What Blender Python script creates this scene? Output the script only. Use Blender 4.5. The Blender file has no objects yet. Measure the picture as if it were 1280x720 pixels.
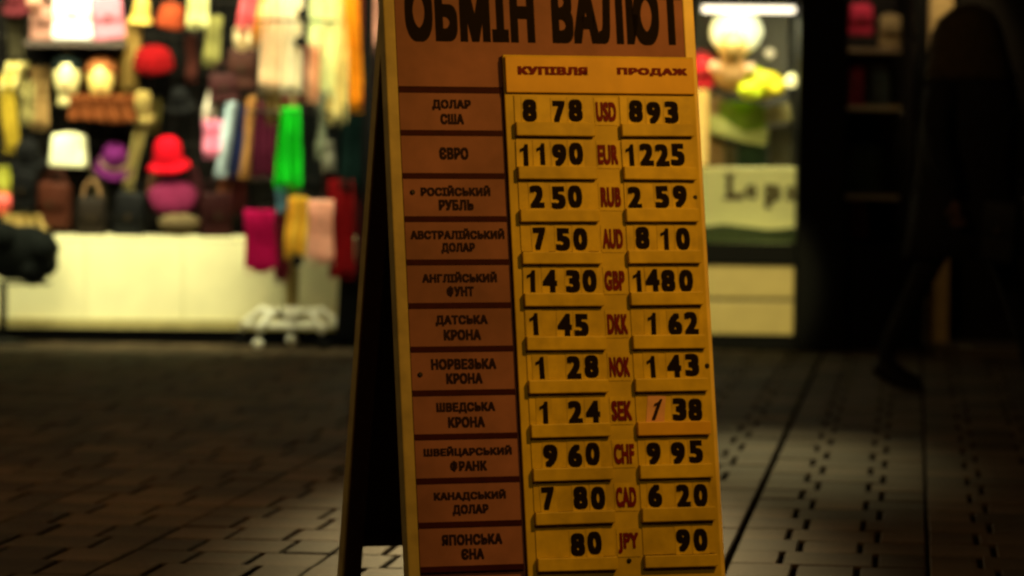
import bpy, bmesh, math, random
from mathutils import Vector, Matrix, Euler
random.seed(7)
R = math.radians
SC = bpy.context.scene
COL = SC.collection

# ------------------------------------------------------------------ camera
CAM_H, F_PX = 1.03, 4400.0
pitch = math.atan((360 - 185) / F_PX); roll = R(0.6)
FW = Vector((0, math.cos(pitch), -math.sin(pitch)))
_r0 = Vector((1, 0, 0)); _u0 = _r0.cross(FW)
RT = _r0 * math.cos(roll) + _u0 * math.sin(roll)
UP = -_r0 * math.sin(roll) + _u0 * math.cos(roll)
CP = Vector((0, 0, CAM_H))
cd = bpy.data.cameras.new('camera'); cam = bpy.data.objects.new('camera', cd); COL.objects.link(cam)
m = Matrix((RT, UP, -FW)).transposed().to_4x4(); m.translation = CP; cam.matrix_world = m
cd.sensor_width = 36; cd.lens = F_PX / 1280 * 36
cd.clip_start = .05; cd.clip_end = 500
cd.dof.use_dof = True; cd.dof.focus_distance = 7.15; cd.dof.aperture_fstop = 3.5
SC.camera = cam

# ------------------------------------------------------------------ world: night sky
w = bpy.data.worlds.new('World'); SC.world = w; w.use_nodes = True
nt = w.node_tree; bg = nt.nodes['Background']
sk = nt.nodes.new('ShaderNodeTexSky'); sk.sky_type = 'NISHITA'; sk.sun_disc = False
sk.sun_elevation = R(1.0); sk.sun_rotation = R(200)
nt.links.new(sk.outputs[0], bg.inputs[0]); bg.inputs[1].default_value = 0.0006

def lamp(name, kind, loc, color, energy, size=.1, sizey=None, target=None, spot=None, blend=.5):
    l = bpy.data.lights.new(name, kind); l.color = color; l.energy = energy
    if kind == 'AREA':
        l.size = size
        if sizey: l.shape = 'RECTANGLE'; l.size_y = sizey
    else: l.shadow_soft_size = size
    if kind == 'SPOT': l.spot_size = R(spot); l.spot_blend = blend
    o = bpy.data.objects.new(name, l); COL.objects.link(o); o.location = loc
    if target is not None:
        o.rotation_euler = (Vector(target) - Vector(loc)).to_track_quat('-Z', 'Y').to_euler()
    return o
# street lamp on the right in front of the board, the stall's tubes under its canopy, and added fills
lamp('street_lamp_light', 'SPOT', (1.55, 6.35, 2.35), (1, .45, .05), 122, .08, target=(.15, 7.6, .95), spot=64, blend=.9)
lamp('front_fill_light', 'POINT', (1.5, 1.0, 4.6), (1, .60, .16), 150, .15)  # added warm fill from the front, not an actual lamp
for nm, loc, en, ln, tg, sp in (('stall_tube_light', (-2.1, 17.5, 2.75), 80, 3.2, (-2.1, 18.6, .9), 80),
                                ('counter_fill_light', (-1.9, 14.9, 2.5), 18, 3.8, (-1.9, 18.5, .95), 48)):  # this bar is an added source that brightens the stall counter
    lamp(nm, 'AREA', loc, (1, .98, .60), en, ln, .12, target=tg).data.spread = R(sp)
lamp('paving_pool_light', 'SPOT', (.15, 17.1, 2.7), (1, .74, .33), 3300, .3, target=(.06, 9.3, 0), spot=10, blend=1)  # added spot making the pool of light on the paving round the board
lamp('paving_fill_light', 'SPOT', (1.1, 18.0, 3.0), (1, .80, .34), 650, .3, target=(.80, 11.8, 0), spot=11, blend=1)  # added spot that lightens the paving in front of the shop window
lamp('left_fill_light', 'POINT', (-2.6, 10.0, 3.6), (1, .60, .24), 190, .15)  # added warm fill over the left paving
lamp('panel_fill_spot', 'SPOT', (1.25, 14.9, 2.3), (1, .88, .38), 560, .05, target=(1.22, 18.3, .32), spot=13, blend=.6)  # added spot that brightens the lower panel of the shop window
SC.view_settings.view_transform = 'Standard'; SC.view_settings.look = 'None'
SC.view_settings.exposure = 0.0; SC.view_settings.gamma = 1
SC.render.engine = 'CYCLES'
SC.cycles.use_denoising = True
SC.render.filter_size = 2.2
SC.cycles.filter_width = 2.2

def at(px, py, Y):
    """world point at depth Y seen at photo pixel px,py"""
    d = FW * F_PX + RT * (px - 640) - UP * (py - 360)
    return CP + d * ((Y - CP.y) / d.y)
def ground(px, py):
    d = FW * F_PX + RT * (px - 640) - UP * (py - 360)
    return CP + d * (-CP.z / d.z)

# ------------------------------------------------------------------ materials
MC = {}
def mat(name, col, rough=.7, var=.15, scale=30, bump=.2, metal=0, emit=None, spec=.5, trans=0, island=0, sheen=0, weave=0, stain=0):
    if name in MC: return MC[name]
    M = bpy.data.materials.new(name); M.use_nodes = True; t = M.node_tree; N = t.nodes; L = t.links
    b = N['Principled BSDF']; b.inputs['Roughness'].default_value = rough; b.inputs['Metallic'].default_value = metal
    b.inputs['Specular IOR Level'].default_value = spec
    tc = N.new('ShaderNodeTexCoord')
    no = N.new('ShaderNodeTexNoise'); no.inputs['Scale'].default_value = scale; no.inputs['Detail'].default_value = 5
    L.new(tc.outputs['Object'], no.inputs['Vector'])
    rp = N.new('ShaderNodeValToRGB')
    c0 = [max(0, c * (1 - var)) for c in col]; c1 = [min(1, c * (1 + var)) for c in col]
    rp.color_ramp.elements[0].position = .3; rp.color_ramp.elements[1].position = .7
    rp.color_ramp.elements[0].color = (*c0, 1); rp.color_ramp.elements[1].color = (*c1, 1)
    L.new(no.outputs['Fac'], rp.inputs['Fac']); out = rp.outputs['Color']
    if stain:
        n2 = N.new('ShaderNodeTexNoise'); n2.inputs['Scale'].default_value = 3.5; n2.inputs['Detail'].default_value = 6
        L.new(tc.outputs['Object'], n2.inputs['Vector'])
        mr = N.new('ShaderNodeMapRange'); mr.inputs[1].default_value = .35; mr.inputs[2].default_value = .7
        mr.inputs[3].default_value = 1 - stain; mr.inputs[4].default_value = 1.0
        L.new(n2.outputs['Fac'], mr.inputs[0])
        mx = N.new('ShaderNodeMix'); mx.data_type = 'RGBA'; mx.blend_type = 'MULTIPLY'; mx.inputs[0].default_value = 1
        L.new(out, mx.inputs[6]); L.new(mr.outputs[0], mx.inputs[7]); out = mx.outputs[2]
    if island:
        g = N.new('ShaderNodeNewGeometry'); oi = N.new('ShaderNodeObjectInfo')
        ad = N.new('ShaderNodeMath'); ad.operation = 'ADD'; L.new(g.outputs['Random Per Island'], ad.inputs[0]); L.new(oi.outputs['Random'], ad.inputs[1])
        fr = N.new('ShaderNodeMath'); fr.operation = 'FRACT'; L.new(ad.outputs[0], fr.inputs[0])
        mr = N.new('ShaderNodeMapRange'); mr.inputs[3].default_value = 1 - island; mr.inputs[4].default_value = 1 + island
        L.new(fr.outputs[0], mr.inputs[0])
        mx = N.new('ShaderNodeMix'); mx.data_type = 'RGBA'; mx.blend_type = 'MULTIPLY'; mx.inputs[0].default_value = 1
        L.new(out, mx.inputs[6]); L.new(mr.outputs[0], mx.inputs[7]); out = mx.outputs[2]
    L.new(out, b.inputs['Base Color'])
    if emit:
        b.inputs['Emission Color'].default_value = (*emit[0], 1); b.inputs['Emission Strength'].default_value = emit[1]
    if trans: b.inputs['Transmission Weight'].default_value = trans
    if sheen: b.inputs['Sheen Weight'].default_value = sheen
    h = no.outputs['Fac']
    if weave:
        wv = N.new('ShaderNodeTexWave'); wv.inputs['Scale'].default_value = weave; wv.inputs['Distortion'].default_value = 1.5
        L.new(tc.outputs['Object'], wv.inputs['Vector']); h = wv.outputs['Fac']
    if bump:
        bp = N.new('ShaderNodeBump'); bp.inputs['Strength'].default_value = bump; bp.inputs['Distance'].default_value = .004
        L.new(h, bp.inputs['Height']); L.new(bp.outputs[0], b.inputs['Normal'])
    MC[name] = M; return M
def cloth(name, col, **k):
    return mat('cloth_' + name, col, rough=.9, var=.2, scale=22, bump=.5, weave=60, spec=.08, **k)
def leather(name, col): return mat('leather_' + name, col, rough=.55, var=.15, scale=40, bump=.35, spec=.08)

# ------------------------------------------------------------------ object helpers
def tag(o, label=None, cat=None, group=None, kind=None):
    if label: o['label'] = label
    if cat: o['category'] = cat
    if group: o['group'] = group
    if kind: o['kind'] = kind
    return o
def empty(name, loc, rz=0, label=None, cat=None, group=None, rot=None):
    o = bpy.data.objects.new(name, None); COL.objects.link(o); o.location = loc
    o.rotation_euler = rot if rot else (0, 0, rz); o.empty_display_size = .1
    return tag(o, label, cat, group)
def obj(name, bm, material, parent=None, smooth=False, mods=None):
    me = bpy.data.meshes.new(name); bmesh.ops.recalc_face_normals(bm, faces=bm.faces[:])
    bm.to_mesh(me); bm.free()
    if smooth:
        for p in me.polygons: p.use_smooth = True
    me.materials.append(material)
    o = bpy.data.objects.new(name, me); COL.objects.link(o)
    if parent: o.parent = parent
    return o
def box(bm, x0, x1, y0, y1, z0, z1, bev=0, M=None):
    r = bmesh.ops.create_cube(bm, size=1)
    vs = r['verts']
    for v in vs:
        v.co = Vector(((x0 + x1) / 2 + v.co.x * (x1 - x0), (y0 + y1) / 2 + v.co.y * (y1 - y0), (z0 + z1) / 2 + v.co.z * (z1 - z0)))
    if bev:
        es = list({e for v in vs for e in v.link_edges})
        r2 = bmesh.ops.bevel(bm, geom=es, offset=bev, segments=2, affect='EDGES', profile=.6)
        vs = list({v for f in r2['faces'] for v in f.verts} | {v for v in vs if v.is_valid})
    if M is not None:
        for v in vs: v.co = M @ v.co
    return bm
def B(*a, bev=0): 
    bm = bmesh.new(); box(bm, *a, bev=bev); return bm
def tube(bm, pts, r, seg=8, closed=False):
    pts = [Vector(p) for p in pts]; rings = []; n = len(pts)
    for i, p in enumerate(pts):
        if closed: d = pts[(i + 1) % n] - pts[i - 1]
        else: d = pts[min(i + 1, n - 1)] - pts[max(i - 1, 0)]
        d.normalize(); q = d.to_track_quat('Z', 'Y')
        rr = r[i] if isinstance(r, (list, tuple)) else r
        rings.append([bm.verts.new(p + q @ Vector((rr * math.cos(2 * math.pi * k / seg), rr * math.sin(2 * math.pi * k / seg), 0))) for k in range(seg)])
    m = n if closed else n - 1
    for i in range(m):
        a, b = rings[i], rings[(i + 1) % n]
        for k in range(seg): bm.faces.new((a[k], a[(k + 1) % seg], b[(k + 1) % seg], b[k]))
    if not closed:
        bm.faces.new(rings[0]); bm.faces.new(rings[-1])
    return bm
def lathe(bm, prof, seg=24, sx=1, sy=1, off=(0, 0, 0), jit=0, waves=0, wa=0):
    rings = []
    for r, z in prof:
        ring = []
        for k in range(seg):
            a = 2 * math.pi * k / seg
            rr = r * (1 + wa * math.sin(waves * a)) + random.uniform(-jit, jit)
            ring.append(bm.verts.new((off[0] + rr * math.cos(a) * sx, off[1] + rr * math.sin(a) * sy, off[2] + z + random.uniform(-jit, jit))))
        rings.append(ring)
    for a, b in zip(rings, rings[1:]):
        for k in range(seg): bm.faces.new((a[k], a[(k + 1) % seg], b[(k + 1) % seg], b[k]))
    bm.faces.new(rings[0]); bm.faces.new(rings[-1])
    return bm
def text_mesh(s, wdt, hgt, bold=.03, ext=.0006, M=None, shear=0, body=None):
    """flat lettering fitted into wdt x hgt, centred on 0,0 in x/z, face toward -y"""
    c = bpy.data.curves.new('t', 'FONT'); c.body = s; c.size = 1; c.shear = shear
    c.resolution_u = 3; c.space_character = 1.0 + bold * 1.6; c.align_x = 'CENTER'
    o = bpy.data.objects.new('t', c); COL.objects.link(o)
    dg = bpy.context.evaluated_depsgraph_get(); me = bpy.data.meshes.new_from_object(o.evaluated_get(dg))
    bpy.data.objects.remove(o)
    src = bmesh.new(); src.from_mesh(me); bm = bmesh.new()
    bmesh.ops.remove_doubles(src, verts=src.verts[:], dist=1e-5); src.to_mesh(me); src.free()
    offs = [(0, 0)] + ([(bold * a, bold * b) for a in (-1, 0, 1) for b in (-.8, 0, .8) if a or b] if bold else [])
    for q, (ox, oy) in enumerate(offs):
        a0 = len(bm.verts); f0 = len(bm.faces); bm.from_mesh(me)
        bm.verts.ensure_lookup_table(); bm.faces.ensure_lookup_table()
        for v in bm.verts[a0:]: v.co = Vector((v.co.x + ox, v.co.y + oy, 0))
        r = bmesh.ops.extrude_face_region(bm, geom=bm.faces[f0:])
        for v in [g for g in r['geom'] if isinstance(g, bmesh.types.BMVert)]: v.co.z = ext + q * .00004
    bpy.data.meshes.remove(me)
    xs = [v.co.x for v in bm.verts]; ys = [v.co.y for v in bm.verts]
    cx, cy = (min(xs) + max(xs)) / 2, (min(ys) + max(ys)) / 2
    sx = wdt / (max(xs) - min(xs)); sy = hgt / (max(ys) - min(ys))
    for v in bm.verts: v.co = Vector(((v.co.x - cx) * sx, -v.co.z, (v.co.y - cy) * sy))
    return bm
def shift(bm, x=0, y=0, z=0):
    for v in bm.verts: v.co += Vector((x, y, z))
    return bm

# ------------------------------------------------------------------ materials used by the setting
M_stone = mat('paving_stone', (.055, .036, .018), rough=.72, var=.35, scale=60, bump=.55, island=.5, stain=.4, spec=.08)
M_dirt = mat('joint_dirt', (.005, .004, .003), rough=1, bump=.4, spec=0)
M_black = mat('black_paint', (.004, .004, .004), rough=.6, bump=.1, spec=.06)
M_wall = mat('dark_wall', (.012, .010, .008), rough=.8, scale=12, bump=.5, stain=.4, spec=.1)
M_glass = mat('glass', (.95, .98, .95), rough=.02, var=0, bump=0, trans=1)

# ================================================================== SETTING
gd = obj('ground', B(-60, 60, -40, 80, -.3, -.009), M_dirt); tag(gd, kind='structure')
# ---- paving: three-piece courses between continuous lines, pieces staggered
g0 = ground(910, 700)                                   # a point on the widest continuous joint
az = math.atan((1141 - 640) / F_PX)
dv = Vector((math.sin(az), math.cos(az), 0)); du = Vector((dv.y, -dv.x, 0))
gr = ground(1160, 700)
UNIT = (gr - g0).dot(du)
dA, dB = ground(993, 669 - 14), ground(993, 669 + 14)
COURSE = (dA - dB).length / 2
print('unit', UNIT, 'course', COURSE)
ph = (ground(987, 668) - g0).dot(dv)                    # centre of a course of the first kind
stones = []
for c in range(-32, 52):
    cen = ph + c * COURSE
    cuts = (0, .262, .738, 1) if c % 2 == 0 else (0, .342, .652, 1)
    for k in range(-10, 14):
        for a, b in zip(cuts, cuts[1:]):
            ga = .009 if (a == 0 and k == 0) else (.005 if a == 0 else .0075)
            gb = .009 if (b == 1 and k == -1) else (.005 if b == 1 else .0075)
            u0, u1 = (k + a) * UNIT + ga, (k + b) * UNIT - gb
            p = g0 + du * ((u0 + u1) / 2) + dv * cen
            if p.y > 18.22 or p.y < 1: continue
            stones.append((p, u1 - u0, COURSE - .007))
def stone_bm(bm, wd, dp, M):
    e = .0035; hw, hd = wd / 2, dp / 2
    lv = [(hw - e, hd - e, 0), (hw, hd, -e * .8), (hw, hd, -.05)]
    rings = [[bm.verts.new(M @ Vector((sx * x, sy * y, z))) for sx, sy in ((-1, -1), (1, -1), (1, 1), (-1, 1))] for x, y, z in lv]
    bm.faces.new(rings[0])
    for a, b in zip(rings, rings[1:]):
        for i in range(4): bm.faces.new((a[i], b[i], b[(i + 1) % 4], a[(i + 1) % 4]))
def smat(p):
    return Matrix.Translation(p + Vector((0, 0, random.uniform(-.002, .0015)))) @ Euler((random.gauss(0, .005), random.gauss(0, .006), -az + random.gauss(0, .004))).to_matrix().to_4x4()
def inview(p):
    q = p - CP; z = q.dot(FW)
    x = 640 + F_PX * q.dot(RT) / z; y = 360 - F_PX * q.dot(UP) / z
    return -40 < x < 1320 and y < 760, y
vis = [(inview(p)[1], i) for i, (p, _, _) in enumerate(stones) if p.y > 6.8 and inview(p)[0]]
near = set(i for _, i in sorted(vis, reverse=True)[:295])
cache = {}; rest = bmesh.new()
for i, (p, wd, dp) in enumerate(stones):
    if i in near:
        key = round(wd, 3)
        if key not in cache:
            b_ = bmesh.new(); stone_bm(b_, wd, dp, Matrix()); o = obj('paving_stone', b_, M_stone, gd); cache[key] = o.data
        else:
            o = bpy.data.objects.new('paving_stone', cache[key]); COL.objects.link(o); o.parent = gd
        o.matrix_local = smat(p)
    else: stone_bm(rest, wd, dp, smat(p))
rs = obj('paving_stones', rest, M_stone, gd); tag(rs, kind='stuff')
YW = 18.3
px_m = F_PX / YW
# ---- facade behind
fw = obj('facade_wall', B(-9, 9, 19.5, 19.9, -.02, 5.2), M_wall)
tag(fw, 'dark building facade behind the lit accessory stall and the shop entrance', 'wall')
ds = obj('doorstep', B(at(1166, 430, 18.1).x, 5.5, 17.85, 19.5, -.02, .035), mat('step_stone', (.06, .045, .02), rough=.6))
tag(ds, 'low stone step at the foot of the dark doorway behind the walking person', 'step')

# ================================================================== EXCHANGE RATE BOARD
TH, LN, RH = .3222, .1743, .0043
S = .094
t_ = Vector((math.cos(TH), math.sin(TH), 0)); n_ = Vector((-math.sin(TH), math.cos(TH), 0)); z_ = Vector((0, 0, 1))
up_ = z_ * math.cos(LN) + n_ * math.sin(LN); nn_ = n_ * math.cos(LN) - z_ * math.sin(LN)
tx = t_ * math.cos(RH) + up_ * math.sin(RH); uz = -t_ * math.sin(RH) + up_ * math.cos(RH)
PM = Matrix((tx, nn_, uz)).transposed().to_4x4(); PM.translation = Vector((.0994, 7.6098, .5992))
base = Vector((.0994, 7.6098, 0)) - n_ * (.5992 * math.tan(LN))
board = empty('exchange_rate_board', base, 0, 'folding yellow and pinkish brown currency exchange rate board standing on the paving', 'sandwich board')
BI = Matrix.Translation(base).inverted()
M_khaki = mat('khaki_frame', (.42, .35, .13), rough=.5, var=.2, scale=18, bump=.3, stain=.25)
M_pink = mat('pink_label', (.29, .125, .12), rough=.6, var=.08, scale=25, bump=.15, stain=.42, spec=.2)
M_line = mat('dark_red_tape', (.03, .002, .002), rough=.6, spec=.1)
M_yel = mat('yellow_plastic', (.68, .50, .02), rough=.45, spec=.3, var=.14, scale=30, bump=.12, stain=.38)
M_yel2 = mat('yellow_plastic_worn', (.62, .46, .022), rough=.5, spec=.3, var=.12, scale=20, bump=.15, stain=.35)
M_oran = mat('orange_strip', (.70, .42, .02), rough=.45, spec=.3, var=.08, scale=20, bump=.1, stain=.2)
M_ink = mat('black_ink', (.006, .003, .003), rough=.7, bump=0, spec=.08)
M_ink2 = mat('brown_ink', (.018, .007, .006), rough=.7, bump=0, spec=.1)
M_redink = mat('red_ink', (.13, .003, .005), rough=.6, bump=0, spec=.15)
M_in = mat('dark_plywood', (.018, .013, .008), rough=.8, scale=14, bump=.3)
M_screw = mat('screw_metal', (.03, .025, .02), rough=.5, metal=.8)
def bp(name, bm, m_, parent=None, smooth=False, lab=None):
    o = obj(name, bm, m_, parent or board, smooth)
    if parent is None: o.matrix_local = BI @ PM
    if lab: o['label'] = lab
    return o
VB, VT = -.604, .875
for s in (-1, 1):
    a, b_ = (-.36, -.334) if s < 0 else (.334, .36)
    bp('stile', B(a, b_, -.004, .034, VB, VT, bev=.003), M_khaki if s < 0 else mat('khaki_frame_lit', (.78, .60, .14), rough=.4, var=.1, scale=18, stain=.2))  # right stile coloured paler to look brightly lit
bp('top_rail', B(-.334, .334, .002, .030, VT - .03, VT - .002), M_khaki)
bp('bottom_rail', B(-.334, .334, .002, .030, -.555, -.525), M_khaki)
bp('panel', B(-.334, .334, .006, .016, -.53, VT - .03), M_pink)
hd = bp('header_panel', B(-.3325, .335, -.001, .0055, .5715, VT - .032), M_pink)
def upx(x, y):
    c = 675 + (y - 120) * (32.5 / 570); return (x - c) * (.72 / 394.5)
def vpx(y): return (438.6 - y) / 54.3 * S * 1.003
for txt, x0, x1 in (('ОБМІН', 499, 661), ('ВАЛЮТ', 683, 851)):
    cxm = upx((x0 + x1) / 2, 20); wd = upx(x1, 20) - upx(x0, 20)
    z0 = vpx(53); bp('lettering', shift(text_mesh(txt, wd, .134, bold=.062), cxm, -.0012, z0 + .067), M_ink, hd)
rows = ['ДОЛАР\nСША', 'ЄВРО', 'РОСІЙСЬКИЙ\nРУБЛЬ', 'АВСТРАЛІЙСЬКИЙ\nДОЛАР', 'АНГЛІЙСЬКИЙ\nФУНТ', 'ДАТСЬКА\nКРОНА',
        'НОРВЕЗЬКА\nКРОНА', 'ШВЕДСЬКА\nКРОНА', 'ШВЕЙЦАРСЬКИЙ\nФРАНК', 'КАНАДСЬКИЙ\nДОЛАР', 'ЯПОНСЬКА\nЄНА']
widths = [48, 36, 86, 116, 92, 64, 80, 72, 108, 88, 74]
codes = ['USD', 'EUR', 'RUB', 'AUD', 'GBP', 'DKK', 'NOK', 'SEK', 'CHF', 'CAD', 'JPY']
buy = [[('8', 653), ('7', 690), ('8', 711)], [('1', 647), ('1', 668), ('9', 691), ('0', 712)], [('2', 663), ('5', 690), ('0', 711)],
       [('7', 667), ('5', 696), ('0', 718)], [('1', 657), ('4', 680), ('3', 709), ('0', 730)], [('1', 661), ('4', 699), ('5', 720)],
       [('1', 669), ('2', 711), ('8', 733)], [('1', 674), ('2', 713), ('4', 735)], [('9', 682), ('6', 713), ('0', 735)],
       [('7', 680), ('8', 720), ('0', 742)], [('8', 717), ('0', 738)]]
sell = [[('8', 788), ('9', 811), ('3', 834)], [('1', 781), ('2', 802), ('2', 822), ('5', 842)], [('2', 787), ('5', 822), ('9', 845)],
        [('8', 797), ('1', 826), ('0', 849)], [('1', 791), ('4', 810), ('8', 830), ('0', 853)], [('1', 810), ('6', 839), ('2', 860)],
        [('1', 809), ('4', 838), ('3', 861)], [('!', 815), ('3', 845), ('8', 865)], [('9', 812), ('9', 843), ('5', 866)],
        [('6', 814), ('2', 850), ('0', 872)], [('9', 850), ('0', 872)]]
yb = [141, 196, 250, 303, 356, 411, 465, 520, 574, 628, 685]
for i in range(12):
    v = (6 - i) * S
    bp('divider_strip', B(-.333, -.1015, -.0035, .0055, v - .0065, v + .0055), M_line)
bp('price_backing', B(-.0965, .3475, -.0135, -.0045, -.528, vpx(69), bev=.002), M_yel2)
hp = bp('column_header', B(-.094, .345, -.0215, -.0137, vpx(118), vpx(72), bev=.002), M_oran)
for s_, xc, w_ in (('КУПІВЛЯ', 681, 88), ('ПРОДАЖ', 808, 90)):
    u = upx(xc, 90); bp('lettering', shift(text_mesh(s_, w_ * .00183, .0185, bold=.075), u, -.0222, vpx(90)), M_redink, hp)
def one_mesh():
    bm = bmesh.new(); P_ = [(-.0025, -.024), (.0085, -.024), (.0085, .024), (.0015, .024), (-.002, .017), (-.0105, .0125), (-.0105, .005), (-.0025, .009)]
    f = [bm.verts.new((x, 0, z)) for x, z in P_]; b2 = [bm.verts.new((x, -.0008, z)) for x, z in P_]; bm.faces.new(f); bm.faces.new(b2)
    for i in range(8): bm.faces.new((f[i], f[(i + 1) % 8], b2[(i + 1) % 8], b2[i]))
    return bm
BX = (-.078, .104); SX = (.166, .336)
for i in range(11):
    v1, v0 = (6 - i) * S - .0068, (5 - i) * S + .0058
    lp = bp('currency_label', B(-.3325, -.102, -.002, .0052, v0, v1), M_pink)
    two = '\n' in rows[i]
    vm = (v0 + v1) / 2
    wd = widths[i] * .00183
    if two:
        l1, l2 = rows[i].split('\n')
        w2 = wd * len(l2) / len(l1)
        bp('lettering', shift(text_mesh(l1, wd, .0235, bold=.066), -.215, -.0022, vm + .0145), M_ink2, lp)
        bp('lettering', shift(text_mesh(l2, max(w2, .05), .0235, bold=.066), -.215, -.0022, vm - .0165), M_ink2, lp)
    else: bp('lettering', shift(text_mesh(rows[i], wd, .027, bold=.066), -.215, -.0022, vm + .002), M_ink2, lp)
    vc = vpx(yb[i])
    cp = bp('code_label', B(.1085, .1615, -.0148, -.0137, vc - .030, vc + .031), M_yel)
    bp('lettering', shift(text_mesh(codes[i], .047, .044, bold=.055), .135 + random.uniform(-.001, .001), -.0157, vc), M_redink, cp)
    for (X0, X1), data in ((BX, buy[i]), (SX, sell[i])):
        j = random.uniform(-.002, .002)
        tilt = random.uniform(-.0012, .0012)
        sl = bmesh.new(); box(sl, X0, X1, -.0290, -.0137, vc - .0560, vc - .0275 + j, bev=.0025)
        for v in sl.verts: v.co.z += tilt * (v.co.x - X0) / .18
        light = (i == 7 and X0 > .1)
        slot = bp('card_pocket', sl, M_oran if light else M_yel)
        bp('pocket_back', B(X0 + .002, X1 - .002, -.0160, -.0137, vc - .027, vc + .0345), M_yel, slot)
        for ch, x in data:
            u = upx(x, yb[i]); dz = random.uniform(-.002, .002)
            odd = ch == '!'
            cw = .0185 if not odd else .021
            cb = B(-cw, cw, -.0004, .0004, -.030, .031, bev=0)
            card = bp('digit_card', cb, mat('pale_pink_card', (.62, .34, .20), rough=.5) if odd else random.choice([M_yel, M_yel, M_yel, M_yel2]))
            card.matrix_local = BI @ PM @ Matrix.Translation((u, -.0166, vc + dz)) @ Matrix.Rotation(random.gauss(0, .02) + (.09 if odd else 0), 4, 'Y')
            if odd: card['label'] = 'pinkish card with a handwritten one'
            dw = {'1': .021, '7': .029}.get(ch, .033)
            if odd:
                dbm = one_mesh()
                for v in dbm.verts: v.co.x = v.co.x * .75 + v.co.z * .30
            elif ch == '1': dbm = one_mesh()
            else: dbm = text_mesh(ch, dw, .050, bold=.062)
            d = obj('digit', shift(dbm, 0, -.0006, 0), M_ink if not odd else M_ink2, card)
def screw(x, y, dep):
    b2 = bmesh.new(); lathe(b2, [(.0055, 0), (.0055, .002), (.003, .0035)], 10)
    for v in b2.verts: v.co = Vector((v.co.x, -v.co.z, v.co.y))
    bp('screw', shift(b2, upx(x, y), dep, vpx(y)), M_screw)
screw(865, 250, -.0137); screw(881, 465, -.0137); screw(511, 243, -.002); screw(523, 470, -.002); screw(782, 707, -.0137)
# back leaf of the A-frame
hz = .5992 + VT * math.cos(LN)                                     # hinge height
hinge = PM @ Vector((0, .02, VT))
LB = LN * 1.32
upb = z_ * math.cos(LB) - n_ * math.sin(LB); nb = n_ * math.cos(LB) + z_ * math.sin(LB)
PB = Matrix((t_, nb, upb)).transposed().to_4x4(); PB.translation = hinge + n_ * .02
def bk(name, bm, m_):
    o = obj(name, bm, m_, board); o.matrix_local = BI @ PB; return o
LB_ = hinge.z / math.cos(LB)
def bkl(o): o['label'] = 'rear leaf ' + o.name.split('.')[0].replace('_', ' '); return o
for a, b_ in ((-.325, -.283), (.283, .325)): bkl(bk('stile', B(a, b_, 0, .034, -LB_ + .004, 0, bev=.003), M_khaki if a > 0 else mat('khaki_frame_shaded', (.10, .07, .035), rough=.6, stain=.4)))  # left stile's colour darkened for the shade behind the front leaf
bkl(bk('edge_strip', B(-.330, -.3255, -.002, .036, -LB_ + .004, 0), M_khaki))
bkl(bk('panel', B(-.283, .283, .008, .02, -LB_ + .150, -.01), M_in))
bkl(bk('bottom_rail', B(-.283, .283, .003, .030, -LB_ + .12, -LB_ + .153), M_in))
for u in (-.24, .24):
    h_ = bmesh.new(); tube(h_, [(u - .03, 0, .006), (u + .03, 0, .006)], .008); bk('hinge', h_, M_screw)

# ================================================================== ACCESSORY STALL (left)
YB = 18.78                                                          # front of the dark backboard
x0s, x1s = at(-260, 300, YW).x, at(474, 300, YW).x
stall = empty('accessory_stall', ((x0s + x1s) / 2, 18.5, 0), 0, 'brightly lit market stall with a white counter and a dark display wall', 'market stall')
SI = Matrix.Translation(-Vector(stall.location))
def part(root, name, bm, m_, smooth=False, parent=None):
    for v in bm.verts: v.co = v.co - Vector(root.location)
    return obj(name, bm, m_, parent or root, smooth)
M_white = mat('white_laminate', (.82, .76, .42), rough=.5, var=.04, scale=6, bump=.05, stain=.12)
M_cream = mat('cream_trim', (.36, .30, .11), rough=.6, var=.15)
M_back = mat('dark_backboard', (.004, .0035, .003), rough=.9, scale=30, spec=.03)
part(stall, 'plinth', B(x0s, x1s, YW + .03, 19.0, -.02, .068), M_black)
nP = 6
for k in range(nP):
    a = x0s + (x1s - x0s) * k / nP; b_ = x0s + (x1s - x0s) * (k + 1) / nP
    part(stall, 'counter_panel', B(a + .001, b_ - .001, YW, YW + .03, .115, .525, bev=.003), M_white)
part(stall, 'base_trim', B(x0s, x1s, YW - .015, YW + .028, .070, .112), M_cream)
part(stall, 'counter_top', B(x0s, x1s, YW + .0, YB, .528, .55, bev=.004), M_white)
part(stall, 'backboard', B(x0s, x1s, YB, YB + .04, .5, 3.0), M_back)
part(stall, 'canopy', B(x0s, x1s, 17.4, YB + .04, 3.0, 3.06), M_black)
for X in (x0s + .03, x1s - .03):
    part(stall, 'post', B(X - .025, X + .025, 17.42, 17.47, -.02, 3.0), M_black)
# wire grid the goods hang from
gz = bmesh.new()
for k in range(26):
    X = x0s + .08 + (x1s - x0s - .16) * k / 25
    tube(gz, [(X, YB - .02, .6), (X, YB - .02, 2.8)], .003, 5)
for k in range(12): 
    Z = .65 + k * .19; tube(gz, [(x0s + .05, YB - .026, Z), (x1s - .05, YB - .026, Z)], .003, 5)
part(stall, 'wire_grid', gz, M_screw)
sa, sb = at(36, 54, 18.45), at(160, 54, 18.45)
part(stall, 'shelf', B(sa.x, sb.x, 18.3, YB - .03, sa.z - .016, sa.z + .012), mat('shelf_wood', (.05, .03, .02), rough=.6))
for cx, ln in ((-2.3, 3.2), (-.9, 1.0)):
    tb = bmesh.new(); tube(tb, [(cx - ln / 2, 17.55, 2.80), (cx + ln / 2, 17.55, 2.80)], .016, 10)
    part(stall, 'lamp_tube', tb, mat('lit_tube', (1, 1, .9), emit=((1, .95, .75), 4), bump=0))

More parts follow.
